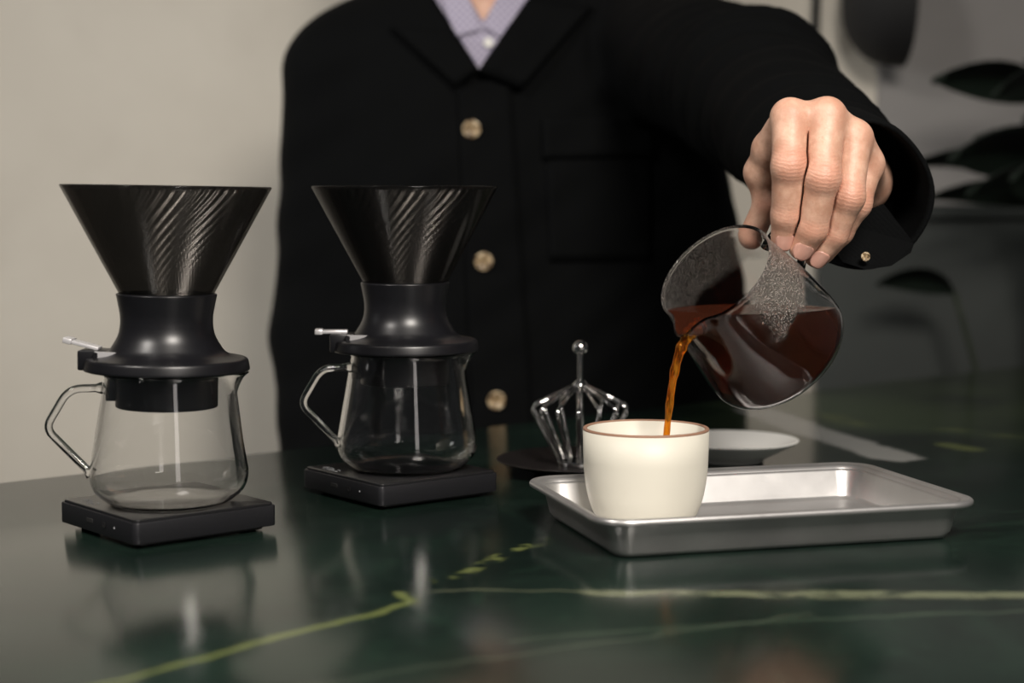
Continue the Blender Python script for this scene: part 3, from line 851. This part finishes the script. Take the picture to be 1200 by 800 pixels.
def hand_sdf(X, Y, Z):
    palm = cone(X, Y, Z, (0.239, 1.306, 0.242), (0.260, 1.314, 0.230), 0.020, 0.020)
    palm = smin(palm, cone(X, Y, Z, WRIST, (0.2490, 1.410, 0.262), 0.026, 0.034), 0.02)
    names = ('index', 'middle', 'ring', 'little')
    for i, n in enumerate(names):
        m = FING[n][0][0]
        base = (0.232 + 0.010 * i, 1.300 + 0.004 * i, 0.246 - 0.005 * i)
        palm = smin(palm, cone(X, Y, Z, m, base, 0.0120 - 0.0005 * i, 0.0165), 0.012)
        if i:   # ridge between neighbouring knuckles
            a, b = Vector(FING[names[i - 1]][0][0]), Vector(m)
            off = Vector((0, 0.004, -0.002))
            palm = smin(palm, cone(X, Y, Z, a + off, b + off, 0.0112, 0.0106), 0.008)
    # flesh of the palm and the web between thumb and index finger
    palm = smin(palm, cone(X, Y, Z, (0.207, 1.238, 0.248), (0.234, 1.270, 0.230), 0.016, 0.018), 0.012)
    palm = smin(palm, cone(X, Y, Z, (0.1865, 1.222, 0.2680), (0.1815, 1.238, 0.2540), 0.0108, 0.0122), 0.004)
    palm = smin(palm, cone(X, Y, Z, (0.1815, 1.238, 0.2540), (0.1780, 1.250, 0.2390), 0.0122, 0.0112), 0.004)
    palm = smin(palm, cone(X, Y, Z, (0.2020, 1.250, 0.2500), (0.1860, 1.250, 0.2400), 0.0140, 0.0100), 0.006)
    p, r = THUMB
    th = cone(X, Y, Z, p[0], p[1], r[0], r[1])
    th = smin(th, cone(X, Y, Z, p[1], p[2], r[1] * 0.92, r[2]), 0.006)
    th = smin(th, cone(X, Y, Z, p[2], p[3], r[2], r[3]), 0.003)
    d = smin(palm, th, 0.006)
    fs = []
    for n, (p, r) in FING.items():
        f = cone(X, Y, Z, p[0], p[1], r[0] * 0.97, r[1] * 0.98)
        f = smin(f, cone(X, Y, Z, p[1], p[2], r[1] * 0.98, r[2]), 0.005)
        f = smin(f, cone(X, Y, Z, p[2], p[3], r[2], r[3]), 0.003)
        # slight knuckle on the back of the joint
        q = (np.array(p[0]) + np.array(p[2])) / 2; out = np.array(p[1]) - q; out = out / np.linalg.norm(out)
        kb = np.array(p[1]) + out * r[1] * 0.13
        fs.append(smin(f, ell(X, Y, Z, kb, (r[1] * 0.88,) * 3), 0.004))
    for i, f in enumerate(fs):       # neighbouring fingers press together but stay apart
        g = f
        for j in (i - 1, i + 1):
            if 0 <= j < 4: g = np.maximum(g, (f - fs[j]) * 0.5 + 0.00060)
        d = np.minimum(d, smin(palm, g, 0.0030))
    return d
HV, HF = surface_nets(hand_sdf, (0.145, 1.135, 0.165), (0.285, 1.415, 0.305), 0.0009)
kn = np.zeros(len(HV)); cr = np.zeros(len(HV)); rd = np.zeros(len(HV))
for n, (p, r) in list(FING.items()) + [('thumb', THUMB)]:
    for j, amt in ((0, 0.40), (1, 1.0), (2, 0.75), (3, 0.85)):
        if n == 'thumb' and j < 2: continue
        P = np.array(p[j]); d = np.linalg.norm(HV - P, axis=1)
        out = np.array((0, -0.9, 0.35 if j < 3 else 0.0))
        dors = np.clip(((HV - P) @ out) / (r[j] * 0.9), 0, 1)
        k = amt * np.exp(-((d / (r[j] * 1.30)) ** 4)) * dors
        rd = np.maximum(rd, k)
        if j in (1, 2):
            t = np.array(p[j + 1]) - np.array(p[j - 1]); t /= np.linalg.norm(t)
            side = np.cross(t, out); lat = (HV - P) @ side
            co = (HV - P) @ t + 22.0 * lat * lat         # arched folds
            cr = np.where(k > kn, co, cr)
            kn = np.maximum(kn, k * (1.0 if j == 1 else 0.45))
# ---- the rest of the body (head and neck above the frame, torso and limbs under the clothes)
def body_sdf(X, Y, Z):
    d = torso(X, Y, Z, -0.030)
    d = np.maximum(d, Z - 0.42)
    d = smin(d, arm(X, Y, Z, ARM_L, -0.022), 0.03)
    ra = [(ARM_R[0][0], 0.050), (ARM_R[1][0], 0.043), ((0.2490, 1.385, 0.258), 0.034)]
    d = smin(d, arm(X, Y, Z, ra), 0.03)
    d = smin(d, cone(X, Y, Z, (XC, 1.990, 0.38), (XC, 1.955, 0.53), 0.058, 0.056), 0.03)
    hc = (XC, 1.930, 0.625)
    hd = ell(X, Y, Z, (hc[0], hc[1] + 0.012, hc[2] + 0.025), (0.076, 0.096, 0.098))
    hd = smin(hd, ell(X, Y, Z, (hc[0], hc[1] - 0.030, hc[2] - 0.060), (0.056, 0.060, 0.062)), 0.04)
    hd = smin(hd, cone(X, Y, Z, (hc[0], 1.838, 0.640), (hc[0], 1.820, 0.606), 0.009, 0.014), 0.012)
    hd = smin(hd, cone(X, Y, Z, (hc[0] - 0.020, 1.846, 0.572), (hc[0] + 0.020, 1.846, 0.572), 0.006, 0.006), 0.008)
    for s in (-1, 1):
        hd = np.maximum(hd, -ell(X, Y, Z, (hc[0] + s * 0.031, 1.836, 0.640), (0.017, 0.016, 0.011)))
        hd = smin(hd, ell(X, Y, Z, (hc[0] + s * 0.079, 1.945, 0.620), (0.008, 0.018, 0.032)), 0.006)
    d = smin(d, hd, 0.025)
    # the other hand, hanging behind the table
    d = smin(d, cone(X, Y, Z, (-0.205, 1.930, -0.19), (-0.200, 1.900, -0.27), 0.030, 0.034), 0.015)
    for k in range(4):
        d = np.minimum(d, cone(X, Y, Z, (-0.222 + 0.015 * k, 1.895, -0.28), (-0.220 + 0.014 * k, 1.875, -0.355), 0.0095, 0.0075))
    d = np.minimum(d, cone(X, Y, Z, (-0.172, 1.905, -0.25), (-0.155, 1.875, -0.30), 0.011, 0.009))
    return d
BV, BF = surface_nets(body_sdf, (-0.30, 1.37, -0.38), (0.30, 2.13, 0.78), 0.006)
allV = np.concatenate([HV, BV]); allF = np.concatenate([HF, BF + len(HV)])
person = np_obj('person', allV, allF, M['skin'])
for nm, arr in (('knuckle', kn), ('crease', cr), ('flush', rd)):
    a = person.data.attributes.new(nm, 'FLOAT', 'POINT')
    a.data.foreach_set('value', np.concatenate([arr, np.zeros(len(BV))]).astype(np.float32))
tag(person, person_label, 'person')

# nails
def nail(tip, prev, out, w, l, r):
    tip, prev, out = Vector(tip), Vector(prev), Vector(out)
    ax = (tip - prev).normalized(); up = (out - ax * out.dot(ax)).normalized(); sd = ax.cross(up)
    V, F = [], []; nu, nv = 10, 8
    for th in (0.0, -0.0007):
        for i in range(nu + 1):
            for j in range(nv + 1):
                u = i / nu * 2 - 1; v = j / nv * 2 - 1
                e = max(0.30, (1 - abs(u) ** 2.6) ** 0.5)
                ang = v * 0.80 * e * w / r
                h = (r + 0.0007 + th) - 0.0006 * max(0, u) ** 2
                V.append(tuple(tip + ax * (u * l) + up * (h * math.cos(ang)) + sd * (h * math.sin(ang))))
    n1 = (nu + 1) * (nv + 1)
    for b in (0, n1):
        for i in range(nu):
            for j in range(nv):
                q = b + i * (nv + 1) + j
                f = (q, q + 1, q + nv + 2, q + nv + 1); F.append(f if b == 0 else f[::-1])
    rim = [i * (nv + 1) for i in range(nu + 1)] + [nu * (nv + 1) + j for j in range(1, nv + 1)] + [i * (nv + 1) + nv for i in range(nu - 1, -1, -1)] + [j for j in range(nv - 1, 0, -1)]
    for a, b2 in zip(rim, rim[1:] + rim[:1]): F.append((a, b2, b2 + n1, a + n1))
    return V, F
for n, (p, r) in FING.items():
    if n == 'little': continue
    q = (Vector(p[1]) + Vector(p[3])) / 2
    out = Vector((0.02, -1.0, -0.10)) if n != 'ring' else Vector((0.25, -0.95, -0.10))
    c = Vector(p[3]) - (Vector(p[3]) - Vector(p[2])).normalized() * 0.0012
    obj('fingernail', *nail(c, p[2], out, r[3] * 0.98, 0.0068, r[3]), M['nail'], person)

# jacket
JV, JF = surface_nets(jacket_sdf, (-0.32, 1.30, -0.36), (0.33, 2.16, 0.52), 0.0055)
jacket = np_obj('jacket', JV, JF, M['jacket'], person)
jacket['label'] = 'black cotton work jacket'

def front_y(x, z, fn=None):
    ys = np.linspace(1.70, 2.05, 351); X = np.full_like(ys, x); Z = np.full_like(ys, z)
    d = torso(X, ys, Z) + folds(X, ys, Z)
    i = int(np.argmax(d < 0)); 
    return float(ys[i])
def patch(c, nu, nv, off, th):
    """c: four (x, z) corners; a cloth panel laid on the front of the jacket"""
    V, F = [], []
    g = np.zeros((nu + 1, nv + 1))
    for i in range(nu + 1):
        for j in range(nv + 1):
            u, v = i / nu, j / nv
            x = (c[0][0] * (1 - u) + c[1][0] * u) * (1 - v) + (c[3][0] * (1 - u) + c[2][0] * u) * v
            z = (c[0][1] * (1 - u) + c[1][1] * u) * (1 - v) + (c[3][1] * (1 - u) + c[2][1] * u) * v
            V.append((x, front_y(x, z) - off, z))
    n = (nu + 1) * (nv + 1)
    V += [(x, y + th, z) for x, y, z in V]
    for b in (0, n):
        for i in range(nu):
            for j in range(nv):
                q = b + i * (nv + 1) + j; f = (q, q + nv + 1, q + nv + 2, q + 1)
                F.append(f if b == 0 else f[::-1])
    rim = [i * (nv + 1) for i in range(nu + 1)] + [nu * (nv + 1) + j for j in range(1, nv + 1)] + [i * (nv + 1) + nv for i in range(nu - 1, -1, -1)] + [j for j in range(nv - 1, 0, -1)]
    for a, b in zip(rim, rim[1:] + rim[:1]): F.append((b, a, a + n, b + n))
    return V, F
obj('button_placket', *patch([(-0.058, 0.335), (-0.002, 0.345), (0.034, -0.20), (-0.034, -0.20)], 8, 60, 0.006, 0.008), M['jacket'], jacket)
obj('collar_leaf', *patch([(-0.036, 0.352), (-0.063, 0.392), (-0.130, 0.400), (-0.058, 0.334)], 10, 10, 0.016, 0.010), M['jacket'], jacket)
obj('collar_leaf', *patch([(-0.036, 0.350), (0.018, 0.430), (0.085, 0.420), (0.010, 0.332)], 10, 10, 0.016, 0.010), M['jacket'], jacket)
obj('chest_pocket', *patch([(0.035, 0.285), (0.150, 0.292), (0.150, 0.150), (0.040, 0.150)], 14, 14, 0.004, 0.006), M['jacket'], jacket)
obj('pocket_flap', *patch([(0.032, 0.300), (0.153, 0.305), (0.153, 0.262), (0.033, 0.258)], 14, 6, 0.008, 0.006), M['jacket'], jacket)
bt = fillet([(0, 0.0008), (0.0046, 0.0008), (0.0062, 0.0022), (0.0090, 0.0022), (0.0097, 0.0010), (0.0088, -0.0012), (0, -0.0016)], [0, 0.001, 0.001, 0.0012, 0.001, 0.0006, 0], 4)
bme = None
for x, z in ((-0.0425, 0.2890), (-0.0298, 0.1500), (-0.0165, 0.0030), (-0.006, -0.14)):
    if bme is None:
        b = obj('button', *lathe(bt[::-1], 36), M['button'], jacket); bme = b.data
    else:
        b = bpy.data.objects.new('button', bme); C.objects.link(b); b.parent = jacket
    b.location = (x, front_y(x, z) - 0.0085, z); b.rotation_euler = (PI / 2, random.uniform(0, 6), 0)
# cuff with its loose flap and button
ca = Vector(ARM_R[2][0]) - Vector(ARM_R[1][0]); ca.normalize()
c0 = Vector((0.2485, 1.350, 0.2370)); c1 = Vector((0.2505, 1.268, 0.2215))
def cuff():
    n = 56; V, F = [], []
    T = (c1 - c0).normalized(); N = (Vector((0, 0, 1)) - T * T.z).normalized(); B = T.cross(N)
    prof = [(0.0, 0.0555), (0.25, 0.0575), (0.6, 0.0580), (0.93, 0.0580), (1.0, 0.0570), (1.0, 0.0540), (0.93, 0.0532), (0.5, 0.0520), (0.0, 0.0500)]
    for t, r in prof:
        for k in range(n):
            a = 2 * PI * k / n
            rr = r * (1 + 0.035 * math.sin(2 * a + 0.6) + 0.012 * math.sin(5 * a + 3 * t))
            V.append(tuple(c0.lerp(c1, t) + (N * math.cos(a) * 0.95 + B * math.sin(a) * 0.98) * rr))
    m = len(prof)
    for i in range(m):
        for k in range(n):
            j = (k + 1) % n; i2 = (i + 1) % m
            F.append((i * n + k, i * n + j, i2 * n + j, i2 * n + k))
    return V, F
cf = obj('cuff', *cuff(), M['jacket'], jacket)
fl = [(0.2700, 0.2150), (0.2925, 0.1865), (0.2900, 0.1800), (0.2745, 0.1705), (0.2560, 0.1680), (0.2400, 0.1730), (0.2320, 0.1850), (0.2380, 0.2020)]
n = len(fl)
V = []
for dy in (0, 0.005):
    for x, z in fl: V.append((x, 1.262 + dy + 0.25 * abs(x - 0.258) + 0.20 * (z - 0.17), z))
F = [tuple(range(n)), tuple(range(2 * n - 1, n - 1, -1))] + [((k + 1) % n, k, n + k, n + (k + 1) % n) for k in range(n)]
obj('cuff_flap', V, F, M['jacket'], cf, smooth=False)
b = bpy.data.objects.new('cuff_button', bme); C.objects.link(b); b.parent = cf
b.location = (0.2545, 1.2600, 0.1775); b.rotation_euler = (PI / 2, 0, 0); b.scale = (0.35, 0.35, 0.5)

# shirt: seen in the jacket's neck opening
def shirt_sdf(X, Y, Z):
    d = torso(X, Y, Z, -0.010)
    d = np.maximum(d, 0.24 - Z)
    d = np.maximum(d, Z - 0.470)
    d = np.maximum(d, -vcut(X, Y, Z, 0.404, 0.55, 1.99, XC + 0.002))
    d = np.maximum(d, -cone(X, Y, Z, (XC, 1.970, 0.40), (XC, 1.955, 0.60), 0.060, 0.062))
    return d
SV, SF = surface_nets(shirt_sdf, (-0.26, 1.80, 0.22), (0.20, 2.14, 0.50), 0.0045)
shirt = np_obj('shirt', SV, SF, M['shirt'], person)
def shirt_y(x, z):
    ys = np.linspace(1.75, 2.05, 301); X = np.full_like(ys, x); Z = np.full_like(ys, z)
    d = torso(X, ys, Z, -0.010); return float(ys[int(np.argmax(d < 0))])
for s, c in ((-1, [(-0.034, 0.396), (-0.050, 0.440), (-0.075, 0.430), (-0.062, 0.388)]), (1, [(-0.030, 0.398), (-0.008, 0.440), (0.030, 0.430), (-0.008, 0.385)])):
    V, F = [], []
    k = 6
    for lay in (0, 1):
        for i in range(k + 1):
            for j in range(k + 1):
                u, v = i / k, j / k
                x = (c[0][0] * (1 - u) + c[1][0] * u) * (1 - v) + (c[3][0] * (1 - u) + c[2][0] * u) * v
                z = (c[0][1] * (1 - u) + c[1][1] * u) * (1 - v) + (c[3][1] * (1 - u) + c[2][1] * u) * v
                V.append((x, shirt_y(x, z) - 0.006 + 0.004 * lay, z))
    n = (k + 1) ** 2
    for b0 in (0, n):
        for i in range(k):
            for j in range(k):
                q = b0 + i * (k + 1) + j; F.append((q, q + k + 1, q + k + 2, q + 1))
    obj('collar', V, F, M['shirt'], shirt)
b = bpy.data.objects.new('shirt_button', bme.copy()); C.objects.link(b); b.parent = shirt
b.data.materials.clear(); b.data.materials.append(M['white_porcelain'])
b.location = (-0.0250, shirt_y(-0.025, 0.3815) - 0.004, 0.3815); b.rotation_euler = (PI / 2, 0, 0); b.scale = (0.55, 0.55, 0.7)

# trousers, shoes, hair, eyes
def trousers_sdf(X, Y, Z):
    d = ell(X, Y, Z, (XC, 1.995, -0.30), (0.175, 0.125, 0.13))
    for s in (-1, 1):
        d = smin(d, cone(X, Y, Z, (XC + s * 0.085, 2.00, -0.34), (XC + s * 0.10, 1.99, -0.66), 0.088, 0.066), 0.03)
        d = smin(d, cone(X, Y, Z, (XC + s * 0.10, 1.99, -0.66), (XC + s * 0.105, 2.03, FLOOR + 0.12), 0.066, 0.055), 0.02)
    return np.maximum(d, FLOOR + 0.05 - Z)
TV, TF = surface_nets(trousers_sdf, (-0.25, 1.85, FLOOR + 0.03), (0.20, 2.15, -0.15), 0.01)
np_obj('trousers', TV, TF, M['trousers'], person)
def shoe_sdf(X, Y, Z):
    d = smin(ell(X, Y, Z, (0, 0.02, 0.045), (0.045, 0.09, 0.055)), ell(X, Y, Z, (0, -0.11, 0.028), (0.046, 0.10, 0.036)), 0.03)
    return np.maximum(d, -Z)
QV, QF = surface_nets(shoe_sdf, (-0.07, -0.24, -0.02), (0.07, 0.14, 0.13), 0.008)
for s in (-1, 1):
    q = np_obj('shoe', QV, QF, M['shoe'], person); q.location = (XC + s * 0.105, 2.02, FLOOR + 0.002)
def hair_sdf(X, Y, Z):
    d = ell(X, Y, Z, (XC, 1.948, 0.660), (0.083, 0.104, 0.104)) + 0.003 * np.sin(180 * X + 30 * Z) * np.sin(60 * Y)
    d = np.maximum(d, -ell(X, Y, Z, (XC, 1.850, 0.610), (0.074, 0.080, 0.085)))
    return np.maximum(d, 0.600 - Z + (1.96 - Y) * 0.5)
QV, QF = surface_nets(hair_sdf, (-0.14, 1.80, 0.52), (0.08, 2.08, 0.80), 0.005)
np_obj('hair', QV, QF, M['hair'], person)
for s in (-1, 1):
    e = lathe([(0, -0.010), (0.005, -0.0087), (0.0087, -0.005), (0.010, 0), (0.0087, 0.005), (0.005, 0.0087), (0, 0.010)], 20)
    q = obj('eye', *e, M['eye'], person); q.location = (XC + s * 0.031, 1.856, 0.640)
    ir = xform(lathe([(0, 0.0006), (0.0026, 0.0004), (0.0044, -0.0008), (0, -0.0010)], 20), Matrix.Translation((0, -0.0098, -0.0014)) @ Matrix.Rotation(PI / 2, 4, 'X'))
    obj('iris', *ir, M['hair'], q)
    for lo, hi in ((8, 75), (-75, -32)):      # upper and lower eyelid
        V, F = [], []
        for lay, rr in ((0, 0.0118), (1, 0.0102)):
            for i in range(9):
                el = math.radians(lo + (hi - lo) * i / 8)
                for j in range(13):
                    az = math.radians(-80 + 160 * j / 12)
                    V.append((rr * math.cos(el) * math.sin(az), -rr * math.cos(el) * math.cos(az), rr * math.sin(el)))
        for b0 in (0, 117):
            for i in range(8):
                for j in range(12):
                    k = b0 + i * 13 + j; F.append((k, k + 1, k + 14, k + 13) if b0 == 0 else (k, k + 13, k + 14, k + 1))
        rim = list(range(13)) + [i * 13 + 12 for i in range(1, 9)] + [104 + j for j in range(11, -1, -1)] + [i * 13 for i in range(7, 0, -1)]
        for a, b in zip(rim, rim[1:] + rim[:1]): F.append((b, a, a + 117, b + 117))
        obj('eyelid', V, F, M['skin'], q)
    bp = [Vector((XC + s * x, y, z)) for x, y, z in ((0.012, 1.839, 0.655), (0.030, 1.838, 0.661), (0.048, 1.848, 0.656))]
    obj('eyebrow', *tube(bp, [0.002, 0.0035, 0.0015], 8), M['hair'], person)

# ------------------------------------------------------------------ background on the right: cabinet, plants, wall lamp
def leaf(base, tip, width, droop=0.02, n=8, roll=0.0):
    base, tip = Vector(base), Vector(tip)
    ax = tip - base; L = ax.length; side = ax.cross(Vector((0, 0, 1)))
    side = side.normalized() if side.length > 1e-6 else Vector((1, 0, 0))
    side = Matrix.Rotation(roll, 3, ax.normalized()) @ side
    V, F = [], []
    for lay in (0, 1):
        for i in range(n + 1):
            u = i / n; w = width * (math.sin(PI * min(1, u ** 0.8)) ** 0.8) * 0.5 + 0.0008
            c = base + ax * u + Vector((0, 0, droop * 4 * u * (1 - u)))
            for j in (-1, 0, 1):
                V.append(tuple(c + side * (w * j) + Vector((0, 0, (0.10 * width * (abs(j)) - 0.0012 * lay)))))
    m = 3 * (n + 1)
    for b0 in (0, m):
        for i in range(n):
            for j in range(2):
                q = b0 + i * 3 + j; f = (q, q + 3, q + 4, q + 1); F.append(f if b0 == 0 else f[::-1])
    rim = [i * 3 for i in range(n + 1)] + [n * 3 + 1, n * 3 + 2] + [i * 3 + 2 for i in range(n - 1, -1, -1)] + [1]
    for a, b in zip(rim, rim[1:] + rim[:1]): F.append((a, b, b + m, a + m))
    return V, F
PL = Vector((0.730, 2.250, FLOOR))
plant = thing('potted_plant', 'tall dark leafy plant against the wall at right edge, out of focus', 'plant', PL)
obj('pot', *lathe(fillet([(0, 0), (0.068, 0), (0.088, 0.20), (0.080, 0.20), (0.076, 0.175), (0, 0.175)], 0.004, 3), 32), M['pot'], plant, autosmooth=50)
LEAVES = [  # base, tip, width, arch (world positions)
    ((0.684, 2.250, 0.338), (0.522, 2.196, 0.357), 0.060, 0.010), ((0.711, 2.214, 0.356), (0.576, 2.124, 0.333), 0.070, 0.012),
    ((0.720, 2.268, 0.383), (0.630, 2.160, 0.378), 0.070, 0.015), ((0.738, 2.250, 0.293), (0.621, 2.142, 0.306), 0.075, 0.015),
    ((0.670, 2.250, 0.234), (0.493, 2.223, 0.248), 0.050, 0.020), ((0.666, 2.223, 0.243), (0.531, 2.142, 0.258), 0.075, 0.015),
    ((0.684, 2.214, 0.225), (0.549, 2.124, 0.216), 0.080, 0.012), ((0.693, 2.250, 0.257), (0.576, 2.196, 0.284), 0.070, 0.010),
    ((0.711, 2.205, 0.221), (0.594, 2.097, 0.234), 0.085, 0.010), ((0.720, 2.232, 0.248), (0.621, 2.106, 0.252), 0.085, 0.010),
    ((0.684, 2.250, 0.203), (0.513, 2.187, 0.210), 0.055, 0.012), ((0.738, 2.214, 0.212), (0.648, 2.097, 0.203), 0.085, 0.010),
    ((0.580, 2.290, 0.090), (0.475, 2.280, 0.100), 0.040, 0.010), ((0.730, 2.196, 0.060), (0.650, 2.150, 0.030), 0.045, 0.012),
]
for b, e, wd, dr in LEAVES:
    b = Vector(b) - PL; e = Vector(e) - PL
    s0 = Vector((b.x * 0.15, b.y * 0.15, 0.17))
    st = obj('stem', *tube(bez(s0, s0 + Vector((0, 0, b.z * 0.45)), b - (e - b) * 0.25 - Vector((0, 0, 0.08)), b, 10), 0.0035, 8), M['stem'], plant)
    obj('leaf', *leaf(b, e, wd, dr, roll=random.uniform(0.5, 1.2)), M['leaf'], st)

lamp = thing('wall_lamp', 'black domed wall lamp high on the wall right of the shoulder', 'lamp', (0.528, 2.388, 0.480))
dome = lathe(fillet([(0, 0.082), (0.050, 0.076), (0.084, 0.045), (0.090, 0.0), (0.086, 0.0), (0.080, 0.043), (0.048, 0.071), (0, 0.077)], [0, 0.02, 0.02, 0.001, 0.001, 0.02, 0.02, 0], 4), 40)
obj('shade', *xform(dome, Matrix.Rotation(-PI / 2, 4, 'Y')), M['metal_black'], lamp)
obj('bulb_holder', *xform(lathe([(0, 0.070), (0.030, 0.070), (0.034, 0.030), (0.030, 0.004), (0, 0.0)], 28), Matrix.Rotation(-PI / 2, 4, 'Y')), M['metal_black'], lamp, autosmooth=40)
obj('bracket', *tube([(-0.045, 0.0, 0.080), (-0.045, 0.020, 0.105), (-0.045, 0.050, 0.105)], 0.009, 12), M['metal_black'], lamp)
obj('wall_plate', *box(-0.080, -0.010, 0.044, 0.0565, 0.055, 0.155, 0.003, 2), M['metal_black'], lamp, autosmooth=40)
obj('cord', *tube([(-0.050, 0.035, 0.105), (-0.095, 0.05, 0.120), (-0.108, 0.05, 0.03), (-0.110, 0.05, -0.055)], 0.0055, 8), M['metal_black'], lamp)
